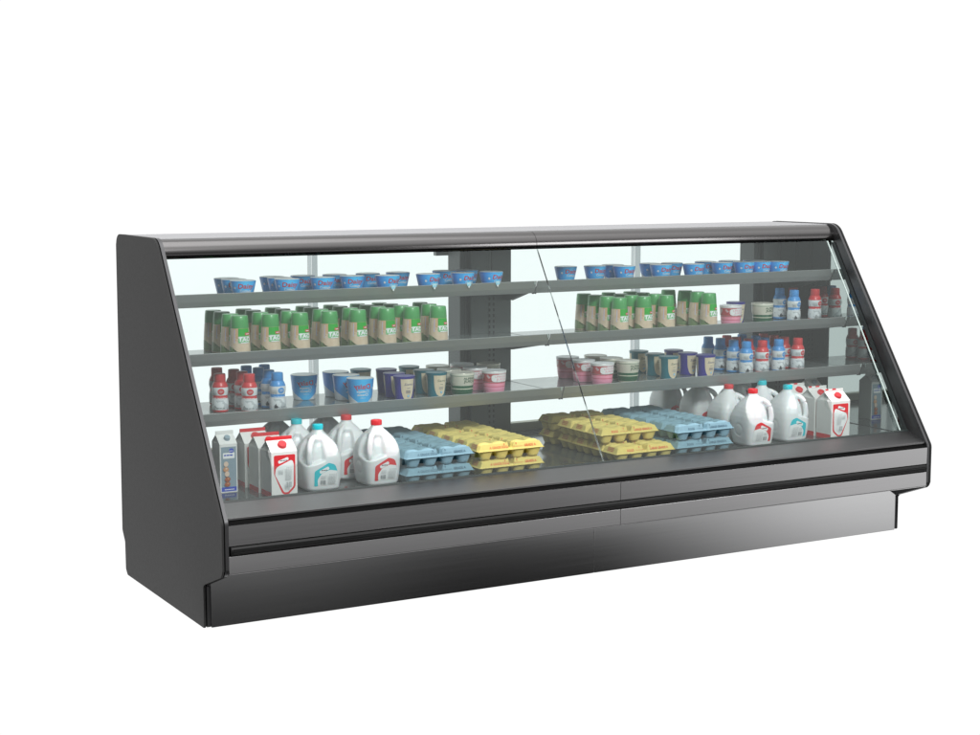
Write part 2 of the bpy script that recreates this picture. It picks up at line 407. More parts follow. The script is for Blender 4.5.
# columns with slotted tracks
for x0, x1 in ((1.572, 1.782), (3.262, XR-.004)):
    bm = bmesh.new(); add_box(bm, x0, x1, Y3+.006, 1.10, DECK+.001, 1.428, .003); co = part('column', bm, M_col)
    bm = bmesh.new(); add_box(bm, x0-.046, x0-.0005, Y3+.03, 1.10, DECK+.001, 1.428, .002)
    add_box(bm, x0-.022, x0-.017, Y3+.026, Y3+.0298, DECK+.002, 1.427); part('column_return', bm, M_cold, co)
    bm = bmesh.new(); xc = (x0+x1)/2
    z = .50
    while z < 1.13:
        for d in (-.011, .011): add_box(bm, xc+d-.004, xc+d+.004, Y3+.0035, Y3+.0058, z, z+.014)
        z += .026
    add_box(bm, xc-.0015, xc+.0015, Y3+.0035, Y3+.0058, 1.19, 1.35)
    add_box(bm, xc-.0165, xc+.0165, Y3+.0045, Y3+.0059, .495, 1.352, mi=1)
    part('slot_track', bm, [M_slot, M_col], co)
    for zs, yf, zt, zb in SH:
        bm = bmesh.new(); v = [(xc-.075, zs-.008), (xc+.1, zs-.008), (xc+.012, zs-.055), (xc-.014, zs-.055)]
        a = [bm.verts.new((x, Y3-.004, z)) for x, z in v]; b = [bm.verts.new((x, Y3+.0055, z)) for x, z in v]
        bm.faces.new(a); bm.faces.new(b[::-1])
        for i in range(4): bm.faces.new((a[i], b[i], b[(i+1) % 4], a[(i+1) % 4]))
        part('track_gusset', bm, M_cold, co)
# rear doors: frames and panes
for x0, x1 in ((XL+.004, .850), (.898, 1.60), (1.80, 2.585), (2.640, 3.31)):
    bm = bmesh.new(); vs = [bm.verts.new(p) for p in ((x0,1.16,.515),(x1,1.16,.515),(x1,1.16,1.40),(x0,1.16,1.40))]; bm.faces.new(vs); part('rear_pane', bm, M_pane, ang=0)
for x0, x1 in ((.850,.898),(2.585,2.640),(1.595,1.78),(3.300,XR-.004)):
    bm = bmesh.new(); vs = [bm.verts.new(p) for p in ((x0,1.158,.516),(x0+.020,1.158,.516),(x0+.020,1.158,1.402),(x0,1.158,1.402))]; bm.faces.new(vs)
    df = part('door_frame', bm, M_frost, ang=0)
    bm = bmesh.new(); vs = [bm.verts.new(p) for p in ((x0+.0205,1.156,.516),(x1,1.156,.516),(x1,1.156,1.402),(x0+.0205,1.156,1.402))]; bm.faces.new(vs)
    part('post_grey_face', bm, M_frost2, df, ang=0)
bm = bmesh.new(); add_box(bm, 1.475, 1.60, 1.12, 1.149, 1.325, 1.40, .003); part('door_roller_box', bm, M_rail)

# ------------------------------------------------------------------ products
def tree_copy(o, parent=None):
    c = o.copy(); COL.objects.link(c)
    if parent: c.parent = parent
    for ch in o.children: tree_copy(ch, c)
    return c

# --- blue tubs (small on the top shelf, large on the third) ---
def tubmat(name, h, tipz):
    m, n = newmat(name, .3)
    x, y, z = n.xyz()
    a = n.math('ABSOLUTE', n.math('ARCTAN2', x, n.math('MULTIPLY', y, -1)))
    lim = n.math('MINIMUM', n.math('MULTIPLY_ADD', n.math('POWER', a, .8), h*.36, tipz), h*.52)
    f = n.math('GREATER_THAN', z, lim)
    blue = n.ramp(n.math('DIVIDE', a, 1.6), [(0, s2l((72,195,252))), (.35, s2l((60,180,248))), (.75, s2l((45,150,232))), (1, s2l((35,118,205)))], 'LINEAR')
    wh = n.mix(n.noise(40), s2l((205,212,216)), s2l((235,238,240)))
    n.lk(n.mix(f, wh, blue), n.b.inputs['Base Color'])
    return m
M_foil = mat('pale_foil_lid', s2l((205,212,214)), .3, metal=.2, noise=.05, nscale=30, bump=.1, bscale=60)
def make_tub(name, rt, rb, h, az, mirror, vtip=False, small=False):
    t = thing(name, '', 'tub')
    prof = [(rb*.94,0),(rb,.003),(rb+(rt-rb)*.97,h-.006),(rt-.0005,h-.0058),(rt,h-.004),(rt,h-.001),(rt-.002,h)]
    bm = bmesh.new(); add_lathe(bm, prof, 44, cap1=False)
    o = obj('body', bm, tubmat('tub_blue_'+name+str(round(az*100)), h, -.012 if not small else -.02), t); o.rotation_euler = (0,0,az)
    bm = bmesh.new(); add_lathe(bm, [(rt-.0021,h-.0012),(rt-.0005,h+.0004),(rt-.003,h+.0012),(rt-.006,h+.0002)], 44, cap0=False); obj('lid', bm, M_foil, t)
    d = Decal(); k = rt/.057
    zz = h*.70
    d.text('Daisy', 0, zz, .029*k, I_red, .15, 1.15, .0006)
    d.text('Cottage', 0, zz-.020*k, .0155*k, I_white, .0, 1.1, .0002)
    if not small:
        d.text('Cheese', 0, zz-.034*k, .0155*k, I_white, .0, 1.1, .0002); d.text('4% milkfat', 0, zz-.047*k, .006*k, I_white)
    d.ell(-.052*k, h*.62, .005, .005, I_white, 12)
    d.build('label', t, cylmap(prof, az, rb+(rt-rb)*.7), mirror=mirror)
    if vtip:
        g = Decal(); g.poly([(-.010,.012),(.010,.012),(.011,.004),(.009,-.004),(.004,-.007),(.003,-.012),(0,-.016),(-.003,-.012),(-.004,-.007),(-.009,-.004),(-.011,.004)], I_ice)
        g.ell(0,-.009,.004,.005,I_white,12)
        g.rect(-.007,.007,.004,.0065,I_white)
        g.build('tub_vtip', t, lambda u, v, off: (u-.003, -(.738-.6725)-off, v+.0235), label='pale blue tip of the tub showing through the shelf rail')  # flat shape added for the tub's tip poking through the rail
    return t
# --- green capped bottles ---
def make_green():
    t = thing('sauce_bottle', '', 'bottle')
    prof = [(.0405,0),(.0425,.003),(.0420,.03),(.0400,.075),(.0368,.116),(.0362,.119)]
    m, n = newmat('bottle_tan_print', .35); x, y, z = n.xyz()
    a = n.math('ARCTAN2', x, n.math('MULTIPLY', y, -1))
    st = n.noise(55, 2)
    tan = n.mix(st, s2l((208,184,154)), s2l((230,214,192)))
    org = n.math('MULTIPLY', n.math('LESS_THAN', n.math('ABSOLUTE', n.math('ADD', a, n.math('MULTIPLY', z, 2.2))), .85), n.math('GREATER_THAN', n.math('MULTIPLY_ADD', st, .05, z), .098))
    tan = n.mix(n.math('MULTIPLY', org, .45), tan, s2l((205,140,70)))
    n.lk(tan, n.b.inputs['Base Color'])
    bm = bmesh.new(); add_lathe(bm, prof, 40); obj('body', bm, m, t)
    bm = bmesh.new(); add_lathe(bm, [(.0365,.1185),(.0368,.120),(.0350,.148),(.0328,.1655),(.0310,.1680)], 40)
    obj('cap', bm, mat('green_cap', s2l((78,165,92)), .38, noise=.03, coat=.2), t)
    d = Decal()
    d.poly([(-.090,.002),(.030,.002),(.012,.006),(-.004,.014),(-.018,.025),(-.030,.034),(-.042,.042),(-.058,.046),(-.090,.046)], ink('print_olive', (122,145,102)))
    d.rect(-.034,-.029,.060,.114, ink('highlight_lilac', (205,200,215)))  # upright highlight painted as a lilac stripe
    d.rect(-.016,.036,.060,.1175, I_pgreen, .004)
    d.rect(-.016,.036,.088,.1180, I_green)
    d.rect(.012,.040,.091,.101, ink('print_ribbon', (215,60,60)), .001)
    d.rect(.016,.034,.0945,.0975, I_white)
    d.rect(-.010,.032,.0835,.086, I_white)
    d.text('TAO', .011, .0745, .0225, I_white, 0, 1.1, .0012)
    d.rect(-.006,.028,.0595,.0635, I_white)
    d.build('label', t, cylmap(prof, math.radians(-7), .0395))
    return t
# --- small waisted yogurt drink bottles ---
def make_drink(colr, az, key):
    t = thing('drink_bottle', '', 'bottle')
    prof = [(.026,0),(.0315,.003),(.0330,.010),(.0338,.030),(.0330,.048),(.0305,.058),(.0295,.063),(.0308,.070),(.0333,.084),(.0332,.096),(.0312,.107),(.0275,.116),(.0240,.122),(.0215,.123)]
    m, n = newmat('drink_body_'+key, .28); x, y, z = n.xyz()
    w = s2l((225,230,232)); c = s2l(colr); gr = s2l((150,160,165))
    base = n.ramp(n.math('DIVIDE', z, .12), [(0,c),(.085,w),(.475,c),(.575,w),(.84,c)])
    blot = n.math('MULTIPLY', n.math('GREATER_THAN', n.noise(38, 3), .56), n.math('MULTIPLY', n.math('GREATER_THAN', z, .012), n.math('LESS_THAN', z, .050)))
    n.lk(n.mix(n.math('MULTIPLY', blot, .55), base, gr), n.b.inputs['Base Color'])
    bm = bmesh.new(); add_lathe(bm, prof, 36); obj('body', bm, m, t)
    bm = bmesh.new(); pr = []
    seg = 44; rings = []
    for r, z_ in [(.0228,.1220),(.0236,.1235),(.0231,.150),(.0222,.1545),(.0195,.1555)]:
        rings.append([bm.verts.new(((r-(.0006 if k % 2 else 0))*math.sin(2*PI*k/seg), -(r-(.0006 if k % 2 else 0))*math.cos(2*PI*k/seg), z_)) for k in range(seg)])
    for i in range(4):
        for k in range(seg): bm.faces.new((rings[i][k], rings[i][(k+1) % seg], rings[i+1][(k+1) % seg], rings[i+1][k]))
    bm.faces.new(rings[-1]); bm.faces.new(rings[0][::-1])
    ic = ink('print_drink_'+key, colr)
    obj('cap', bm, ic, t)
    d = Decal()
    d.ell(.003,.0845,.0135,.0125,ic)
    d.rect(-.004,.010,.0870,.0880,I_white); d.rect(-.003,.010,.0835,.0845,I_white); d.rect(-.003,.007,.0800,.0808,I_white)
    d.bars(-.034,-.012,.073,.091,5,I_lgrey,4)
    d.bars(-.026,.022,.0585,.0615,1,I_white,9)
    d.poly([(-.024,.014),(-.012,.014),(-.011,.021),(-.016,.026),(-.018,.032),(-.022,.026)], I_dark if key[0] == 'b' else I_grey)
    d.bars(-.014,.016,.018,.0225,1,I_dark,6,.45); d.bars(-.010,.012,.0135,.0155,1,I_grey,8)
    d.poly([(.022,.013),(.027,.013),(.0255,.018)], I_dark)
    d.build('label', t, cylmap(prof, az, .032))
    return t
# --- narrow cups with a cream arch ---
def make_arch(colr, key):
    t = thing('yogurt_cup', '', 'cup')
    rt, rb, h = .0465, .0375, .103
    prof = [(rb*.95,0),(rb,.002),(rb+(rt-rb)*.55,.06),(rt-.001,h-.006),(rt,h-.004),(rt,h-.001),(rt-.001,h)]
    bc = ink('cup_'+key, colr, .32)
    bm = bmesh.new(); add_lathe(bm, prof, 40, cap1=False); obj('body', bm, bc, t)
    bm = bmesh.new(); add_lathe(bm, [(rt-.0012,h-.0004),(rt+.0004,h+.0005),(rt-.002,h+.0016),(rt-.006,h+.0010)], 40, cap0=False); obj('lid', bm, mat('lid_'+key, tuple(v*.8 for v in s2l(colr)), .4), t)
    m, n = newmat('cream_arch_'+key, .35); n.xyz()
    mp = n.nt.nodes.new('ShaderNodeMapping'); mp.inputs['Scale'].default_value = (1,1,.08); n.lk(n.tc, mp.inputs[0]); n.tc = mp.outputs[0]
    n.lk(n.mix(n.noise(70, 2), s2l((205,185,150)), s2l((238,228,205))), n.b.inputs['Base Color'])
    for cx in (0., -.098, .098):
        d = Decal(); p = []
        for k in range(17):
            q = PI+PI*k/16; p.append((cx+.0305*abs(math.cos(q))**.75*(1 if math.cos(q) > 0 else -1), .060+.056*math.sin(q)))
        p += [(cx+.0312,h-.009),(cx-.0312,h-.009)]
        d.poly(p, m)
        if cx == 0.:
            ik = I_navy if key == 'purple' else I_dgreen
            d.text('Siamo', .003, .071, .015, ik, .25, 1.15)
            d.rect(-.005,.010,.054,.0555,ik); d.bars(-.009,.013,.034,.048,3,ik if key == 'purple' else I_grey,5,.4)
            d.ell(.002,.022,.0055,.005,ink('print_badge', (120,190,225))); d.rect(-.001,.005,.021,.023,I_white)
        else: d.bars(cx-.012,cx+.012,.05,.075,4,I_lgrey,5,.4)
        d.build('label', t, cylmap(prof, 0., .043), mirror=False)
    return t
# --- wide banded cups ---
def make_band(key):
    t = thing('yogurt_cup', '', 'cup')
    rt, rb, h = .054, .043, .100
    prof = [(rb*.95,0),(rb,.002),(rb+.0025,.016),(rb+.0035,.0165),(rb+.0055,.046),(rb+.0050,.0475),(rt-.005,.050),(rt-.0030,.054),(rt-.0012,.088),(rt-.0005,.090),(rt,.0925),(rt,.0955),(rt-.001,.098)]
    pink = key == 'pink'
    m, n = newmat('band_'+key, .35); x, y, z = n.xyz()
    zz = n.math('DIVIDE', z, .1)
    if pink: stops = [(0,s2l((222,160,180))),(.05,s2l((228,150,176))),(.30,s2l((200,80,100))),(.33,s2l((232,150,172))),(.46,s2l((205,70,88))),(.5,s2l((226,200,205))),(.9,s2l((236,236,236)))]
    else: stops = [(0,s2l((200,198,180))),(.07,s2l((35,88,60))),(.30,s2l((215,215,195))),(.335,s2l((35,88,60))),(.46,s2l((220,218,202))),(.86,s2l((120,150,125))),(.885,s2l((225,225,210)))]
    base = n.ramp(zz, stops)
    if pink:
        bl = n.math('MULTIPLY', n.math('GREATER_THAN', n.noise(42, 3), .47), n.math('MULTIPLY', n.math('GREATER_THAN', z, .052), n.math('LESS_THAN', z, .088)))
        base = n.mix(n.math('MULTIPLY', bl, .9), base, n.mix(n.noise(120), s2l((185,35,50)), s2l((215,90,90))))
    n.lk(base, n.b.inputs['Base Color'])
    bm = bmesh.new(); add_lathe(bm, prof, 44, cap1=False); obj('body', bm, m, t)
    bm = bmesh.new(); add_lathe(bm, [(rt-.0012,.0978),(rt+.0006,.0982),(rt,.0998),(rt-.003,.1005),(rt-.007,.0990)], 44, cap0=False)
    obj('lid', bm, mat('lid_'+key, s2l((225,228,230) if pink else (212,210,198)), .35, metal=.1), t)
    d = Decal()
    if pink:
        d.rect(-.034,.046,.054,.0845,I_white,.012)
        d.text('LPINOO', .010, .0755, .012, I_pink, 0, 1.3); d.text('JUICO', .012, .0640, .013, I_pink, 0, 1.3)
    else:
        d.text('ALPINO', .010, .0765, .0125, I_dgreen, 0, 1.3, .0002); d.text('JUICO', .012, .0645, .0145, I_dgreen, 0, 1.4, .0003)
    d.build('label', t, cylmap(prof, math.radians(-2), .051), base=.0009)
    return t
# --- gable cartons ---
M_carton = mat('white_carton_board', s2l((232,233,230)), .35, noise=.03, nscale=20)
def make_carton(w, dp, hs, hr, fin, mirror, kind):
    t = thing('milk_carton' if kind == 'milk' else 'egg_drink_carton', '', 'carton')
    bm = bmesh.new(); a, b = w/2, dp/2
    base = [bm.verts.new(p) for p in ((-a,-b,0),(a,-b,0),(a,b,0),(-a,b,0))]
    sh = [bm.verts.new(p) for p in ((-a,-b,hs),(a,-b,hs),(a,b,hs),(-a,b,hs))]
    r = [bm.verts.new(p) for p in ((-a,-.0015,hr),(a,-.0015,hr),(a,.0015,hr),(-a,.0015,hr))]
    bm.faces.new(base[::-1])
    for i in range(4): bm.faces.new((base[i], base[(i+1) % 4], sh[(i+1) % 4], sh[i]))
    bm.faces.new((sh[0], sh[1], r[1], r[0])); bm.faces.new((sh[2], sh[3], r[3], r[2]))
    il = bm.verts.new((-a+w*.16,0,hs+(hr-hs)*.62)); ir = bm.verts.new((a-w*.16,0,hs+(hr-hs)*.62))
    bm.faces.new((sh[3], sh[0], il)); bm.faces.new((sh[0], r[0], il)); bm.faces.new((r[3], sh[3], il)); bm.faces.new((r[0], r[3], il))
    bm.faces.new((sh[1], sh[2], ir)); bm.faces.new((r[1], sh[1], ir)); bm.faces.new((sh[2], r[2], ir)); bm.faces.new((r[2], r[1], ir))
    bm.faces.new(r)
    es = [e for e in bm.edges if abs(e.verts[0].co.z-e.verts[1].co.z) > hs*.9]
    bmesh.ops.bevel(bm, geom=es, offset=.002, segments=2, profile=.5, affect='EDGES')
    obj('body', bm, M_carton, t, ang=20)
    bm = bmesh.new(); add_box(bm, -a, a, -.0022, .0022, hr-.002, hr+fin, .0006)
    obj('top_fin', bm, I_milkred if kind == 'milk' and not mirror else M_carton, t)
    if kind == 'milk' and mirror:
        bm = bmesh.new(); add_box(bm, -a+.004, -a+.022, -.0026, .0026, hr+fin-.006, hr+fin+.0005); add_box(bm, -.010, .012, -.0026, .0026, hr+fin-.006, hr+fin+.0005); obj('fin_mark', bm, I_milkred, t)
    sl = math.atan2(hr-hs, b)
    bm = bmesh.new(); k = .0172 if kind == 'milk' else .012
    add_lathe(bm, [(k*1.05,-.002),(k*1.05,.003),(k,.004),(k*.97,.011),(k*.85,.0125)], 28)
    c = obj('cap', bm, I_milkred if kind == 'milk' else mat('grey_blue_cap', s2l((150,170,180)), .35), t)
    c.location = (.002 if kind == 'milk' else .002, -b*.48, hs+(hr-hs)*.52); c.rotation_euler = (sl, 0, 0)
    d = Decal()
    if kind == 'milk':
        x0, x1 = -a*.80, a*.84; z0, z1 = hs*.05, hs*.93
        d.poly(fillet([(x0,hs*.52),(x0,z1),(x1,z1),(x1,hs*.20),(x1*.35,z0),(-.008,z0)], [.01,.006,.006,.02,.014,.02], 6), I_milkred)
        d.poly(fillet([(x0+.004,hs*.50),(x0+.008,hs*.66),(x1-.012,hs*.82),(x1-.006,hs*.70),(x1-.008,hs*.22),(x1*.3,z0+.008),(-.002,z0+.008)], [.01,.02,.014,.01,.02,.012,.018], 6), I_white)
        d.rect(-.026,.018,hs*.775,hs*.845,I_white,.005,.32); d.bars(-.018,.012,hs*.80,hs*.82,1,I_dark,2,.8)
        d.bars(-.026,-.006,hs*.50,hs*.62,6,I_lgrey,5); d.bars(.002,.026,hs*.38,hs*.68,12,I_lgrey,7)
        d.barcode(.000,.022,hs*.22,hs*.34,I_grey)
        d.build('label', t, lambda u, v, off: (u, -b-off, v), du=0, mirror=mirror)
        for s in (-1, 1):
            e = Decal(); e.rect(-b+.004, b-.004, .0, .020, I_milkred)
            e.build('side_band', t, (lambda u, v, off, s=s: (s*(a+off), u, v)), du=0)
    else:
        bg = mat('carton_grey_blue', s2l((140,160,172)), .4, noise=.12, nscale=12)
        d.rect(-a*.86, a*.86, hs*.02, hs*.94, bg); d.rect(-a*.86, a*.86, hs*.02, hs*.11, I_blue); d.bars(-a*.5,a*.6,hs*.05,hs*.08,1,I_white,4)
        d.rect(-a*.66, a*.66, hs*.70, hs*.82, I_white, .003); d.bars(-a*.55, a*.5, hs*.755, hs*.785, 1, I_blue, 5, .9); d.ell(a*.30,hs*.86,.010,.009,I_blue); d.bars(a*.05,a*.5,hs*.845,hs*.87,2,I_white,2)
        for i, (ex, ez, m_) in enumerate([(-.012,.59,I_egg0),(-.013,.48,I_egg1),(-.009,.385,I_egg0),(-.007,.275,I_egg2),(-.008,.175,I_egg2)]):
            d.ell(ex, hs*ez, .0095 if i in (0,2) else .0115, .0105 if i in (0,2) else .0095, m_)
            d.ell(ex+.002, hs*ez+.003, .004, .003, I_egg0 if i < 3 else I_egg1)
        d.build('label', t, lambda u, v, off: (u, -b-off, v), du=0, mirror=mirror)
    return t
# --- gallon jugs ---
JP = [(0,.056,4),(.003,.063,4.5),(.010,.0695,5),(.04,.0745,5),(.08,.0785,5),(.11,.0795,4.8),(.135,.0785,4.3),(.157,.0745,3.8),(.176,.0675,3.3),(.193,.0570,2.8),(.209,.0425,2.4),(.222,.0285,2.1),(.230,.0220,2),(.238,.0200,2)]
def jp(z):
    for a, b in zip(JP, JP[1:]):
        if a[0] <= z <= b[0]: t = (z-a[0])/(b[0]-a[0]); return a[1]+(b[1]-a[1])*t, a[2]+(b[2]-a[2])*t
    return JP[-1][1:]
def sstep(e0, e1, x): t = max(0, min(1, (x-e0)/(e1-e0))); return t*t*(3-2*t)
def make_jug(mirror, colr):
    t = thing('milk_jug', '', 'jug'); sx = -1 if mirror else 1
    bm = bmesh.new(); NS = 96; rings = []; NZ = 60
    zs = [.238*i/NZ for i in range(NZ+1)]
    for z in zs:
        a, n = jp(z); ring = []
        for k in range(NS):
            th = 2*PI*k/NS
            cs, sn = math.cos(th), math.sin(th)
            r = a/((abs(cs)**n+abs(sn)**n)**(1/n))
            dth = abs((th-1.25*PI+PI) % (2*PI)-PI)         # towards the (-x,-y) corner
            low = .104+.022*dth
            pk = (1-sstep(.66,.84,dth))*sstep(low-.002, low+.010, z)*(1-sstep(.188,.212,z))
            r = r*(1-.30*pk*(1-.25*dth))
            dr = abs((th-PI+PI) % (2*PI)-PI)                # ring embossed on the -x side and +x side
            for tc in (0, PI):
                yy = r*math.sin(th); 
                if abs((th-tc+PI) % (2*PI)-PI) < .7:
                    q = math.hypot(yy-.0, z-.075); r -= .0022*math.exp(-((q-.026)/.003)**2)
            ring.append(bm.verts.new((sx*r*cs, r*sn*1.02, z)))
        rings.append(ring)
    for i in range(NZ):
        for k in range(NS): bm.faces.new((rings[i][k], rings[i][(k+1) % NS], rings[i+1][(k+1) % NS], rings[i+1][k]))
    bm.faces.new(rings[0]); bm.faces.new(rings[-1])
    obj('body', bm, M_jug, t, ang=60)
    bm = bmesh.new(); q = math.sqrt(.5)
    pts = spline([(.020,.212),(.042,.207),(.066,.194),(.0795,.170),(.0845,.142),(.0845,.120),(.078,.100)], 5)
    add_tube(bm, [(-sx*p.x*q, -p.x*q, p.y) for p in [Vector((a.x, a.y)) for a in [Vector((w[0], w[1])) for w in pts]]], .0115, 14)
    obj('handle', bm, M_jug, t)
    bm = bmesh.new(); seg = 48; prof = [(.0205,.236),(.0225,.2372),(.0225,.2530),(.0210,.2560),(.018,.2570)]; rr = []
    for r, z in prof: rr.append([bm.verts.new(((r-(.0005 if k % 2 else 0))*math.sin(2*PI*k/seg), -(r-(.0005 if k % 2 else 0))*math.cos(2*PI*k/seg), z)) for k in range(seg)])
    for i in range(len(rr)-1):
        for k in range(seg): bm.faces.new((rr[i][k], rr[i][(k+1) % seg], rr[i+1][(k+1) % seg], rr[i+1][k]))
    bm.faces.new(rr[-1]); bm.faces.new(rr[0][::-1]); obj('cap', bm, colr, t)
    d = Decal()
    d.poly(fillet([(-.036,.020),(-.036,.078),(.020,.107),(.046,.098),(.056,.066),(.010,.072),(-.018,.052),(-.022,.020)], [.004,.012,.014,.02,.002,.03,.02,.003], 6), colr)
    d.poly(fillet([(-.022,.022),(-.024,.046),(-.006,.070),(.024,.080),(.054,.074),(.056,.022)], [.006,.02,.02,.02,.004,.006], 6), I_white)
    d.rect(-.018,.022,.074,.0865,I_white,.005,.42); d.bars(-.010,.014,.078,.082,1,I_dark,2,.8)
    d.barcode(-.014,.008,.026,.042,I_grey); d.bars(-.012,.008,.047,.062,5,I_lgrey,5); d.bars(.016,.048,.030,.068,9,I_lgrey,7)
    def jm(u, v, off):
        a, n = jp(v); uu = max(-a*.995, min(a*.995, u)); y = -((a**n-abs(uu)**n)**(1/n))*1.02
        return (uu, y-off-.0006, v)
    d.L = [([(x*1.06-.008, z*1.04+.003) for x, z in v], f, m_) for v, f, m_ in d.L]
    d.build('label', t, jm, du=.005, dv=.008, mirror=mirror)
    return t
M_jug = mat('milk_plastic', s2l((228,230,231)), .32, noise=.03, nscale=25, bump=.08, bscale=40)
M_jug.node_tree.nodes['Principled BSDF'].inputs['Subsurface Weight'].default_value = .15
M_jug.node_tree.nodes['Principled BSDF'].inputs['Subsurface Scale'].default_value = .01
# --- egg cartons ---
def make_eggs(colr, key, variant, mk):
    t = thing('egg_carton', '', 'egg carton'); a, b = .155, .059
    pulp = mat('pulp_'+key, s2l(colr), .85, spec=.15, noise=.09, nscale=90, bump=.5, bscale=350)
    def sheet(fn, nx, ny):
        bm = bmesh.new(); V = []
        for j in range(ny+1):
            row = []
            for i in range(nx+1):
                x = -a+2*a*i/nx; y = -b+2*b*j/ny; row.append(bm.verts.new((x, y, fn(x, y))))
            V.append(row)
        for j in range(ny):
            for i in range(nx): bm.faces.new((V[j][i], V[j][i+1], V[j+1][i+1], V[j+1][i]))
        return bm
    def lid(x, y):
        ex = a-abs(x)-.003; ey = b-abs(y)-.003
        h = .0305*min(1, max(0, ex)/.018)
        h = min(h, .0305*min(1, max(0, ey)/.012))
        if h > .0275:
            # inner recess of each half
            dm = 0
            for px in (.043, .112):
                for py in (-.023, .023): dm = max(dm, 1-sstep(.2, 1.15, math.hypot((abs(x)-px)/.034, (y-py)/.023)))
            h += .0075*dm-.0065
            for px in (.056, .098):
                d = math.hypot((abs(x)-px)/.012, (y+.006)/.0060); h -= .020*(1-sstep(.45,1.1,d))
        v = 1-sstep(.007,.018,abs(x)); 
        h -= min(h, .020*v*sstep(-.002,.010,ey))
        for px in (.0155,):
            d = math.hypot((abs(x)-px)/.008, (y+.043)/.010); h += .0055*(1-sstep(.5,1.,d))
        return .001+max(0, h)
    def tray(x, y):
        z = 0
        for cx in (-.114,-.038,.038,.114):
            for cy in (-.0285,.0285):
                q = (abs((x-cx)/.036)**2.6+abs((y-cy)/.0285)**2.6)**(1/2.6); z = max(z, .0355*(1-sstep(.50,1.02,q)))
        return -z-.001
    obj('lid', sheet(lid, 124, 52), pulp, t, ang=80)
    obj('tray', sheet(tray, 96, 40), pulp, t, ang=80)
    d = Decal()
    if variant == 0: d.text('A GRADE EGGS', -.058, .012, .0130, mk, 0, .98, .0002); d.bars(.006,.055,.010,.0145,2,mk,4,.25); d.text('GRADE A', .088, .0125, .0130, mk, 0, 1.0, .0002)
    else: d.text('EGGS', -.078, .012, .0130, mk, 0, 1.1, .0003); d.bars(-.050,-.006,.010,.0145,2,mk,4,.25); d.text('LARGE GRADE A', .070, .0125, .0125, mk, 0, 1.0, .0002)
    d.rect(-.034,-.031,.0195,.0265,mk); d.rect(.022,.025,.0195,.0265,mk)
    d.build('lid_print', t, lambda u, v, off: (u, -b+.003+v/.0305*.012-off-.0003, .001+v), du=0)
    e = Decal()
    for i in range(3): e.bars(-.024, .024, .007+.0065*i, .011+.0065*i, 1, mk if key == 'yellow' else I_lgrey, 11+i, .9)
    if key == 'yellow':
        mk2 = ink('print_faded_red', (205,130,85)); e.L = [(v, f, mk2) for v, f, m_ in e.L]
        e.build('end_print', t, lambda u, v, off: (-a+.003+v/.0305*.018-off-.0003, -u, .001+v), du=0)
    return t

# ------------------------------------------------------------------ stocking the shelves
S1, S2, S3 = 1.199, .972, .750
def ORD(i): return ('first','second','third','fourth','fifth','sixth','seventh','eighth','ninth','tenth','eleventh','twelfth')[i]
def place(proto_fn, spots, z, desc, cat, group, rows=True, jr=0.06, used={}):
    """spots: (x, y); desc has {} for the position phrase"""
    for bay, sel in (('left', [s for s in spots if s[0] < XM]), ('right', [s for s in spots if s[0] >= XM])):
        sel = sorted(sel); cols = []
        for s in sel:
            if cols and abs(cols[-1][0][0]-s[0]) < .062 or cols and any(abs(q[0]-s[0]) < .05 for q in cols[-1]): cols[-1].append(s)
            else: cols.append([s])
        for ci, c in enumerate(cols):
            c.sort(key=lambda s: s[1])
            for ri, s in enumerate(c):
                proto = proto_fn(s, bay)
                o = proto if not proto.get('_used') else tree_copy(proto)
                proto['_used'] = 1
                o.location = (s[0], s[1], z); o.rotation_euler = (0,0,random.uniform(-jr, jr))
                row = 'front row' if ri == 0 else ('back row' if ri == len(c)-1 else '%s row back' % ORD(ri))
                colp = '%s column' % ORD(ci) if len(cols) > 1 else ''
                bits = [desc, '%s bay' % bay]
                if colp: bits.append(colp)
                if len(c) > 1: bits.append(row)
                o['label'] = ', '.join(bits); o['category'] = cat; o['group'] = group
def once(fn):
    c = {}
    def g(key, *a):
        if key not in c: c[key] = fn(*a)
        return c[key]
    return g
tub = once(make_tub)
R_ = math.radians
CUP = [(0.375, 0.9), (0.377, 0.822), (0.384, 0.738), (0.577, 0.9), (0.578, 0.738), (0.580, 0.822), (0.718, 0.9), (0.748, 0.762), (0.866, 0.9), (0.894, 0.782), (1.023, 0.9), (1.038, 0.738), (1.169, 0.9), (1.235, 0.738), (1.399, 0.9), (1.404, 0.738), (1.513, 0.9), (1.548, 0.738), (2.038, 0.897), (2.183, 0.87), (2.292, 0.789), (2.303, 0.9), (2.506, 0.795), (2.518, 0.9), (2.636, 0.886), (2.675, 0.764), (2.848, 0.9), (2.867, 0.795), (2.993, 0.9), (2.994, 0.785), (3.090, 0.775), (3.133, 0.885), (3.168, 0.738)]
vtips = {(1.038, 0.738), (1.235, 0.738), (1.404, 0.738), (1.548, 0.738)}
place(lambda s, b: tub('vtip' if s in vtips else ('L' if s[0] < 1 else 'R'), 'cheese_tub', .053, .039, .072, R_(18) if s in vtips else (R_(-6) if s[0] < 1 else R_(6)), False, s in vtips, True),
      [s for s in CUP if s not in vtips], S1, 'small blue cheese tub, top shelf', 'tub', 'small blue tubs on the top shelf', jr=.05)
VTIPW = {1.038:'leftmost of the four', 1.235:'second of the four', 1.404:'third of the four', 1.548:'rightmost of the four'}
for i, s in enumerate(sorted(vtips)):
    p = tub('vtip', 'cheese_tub', .053, .039, .072, R_(18), False, True, True); o = p if not p.get('_used') else tree_copy(p); p['_used'] = 1
    o.location = (s[0], s[1], S1); o['label'] = 'small blue tub with its pale tip showing through the rail, %s' % VTIPW[s[0]]; o['category'] = 'tub'; o['group'] = 'small blue tubs on the top shelf'
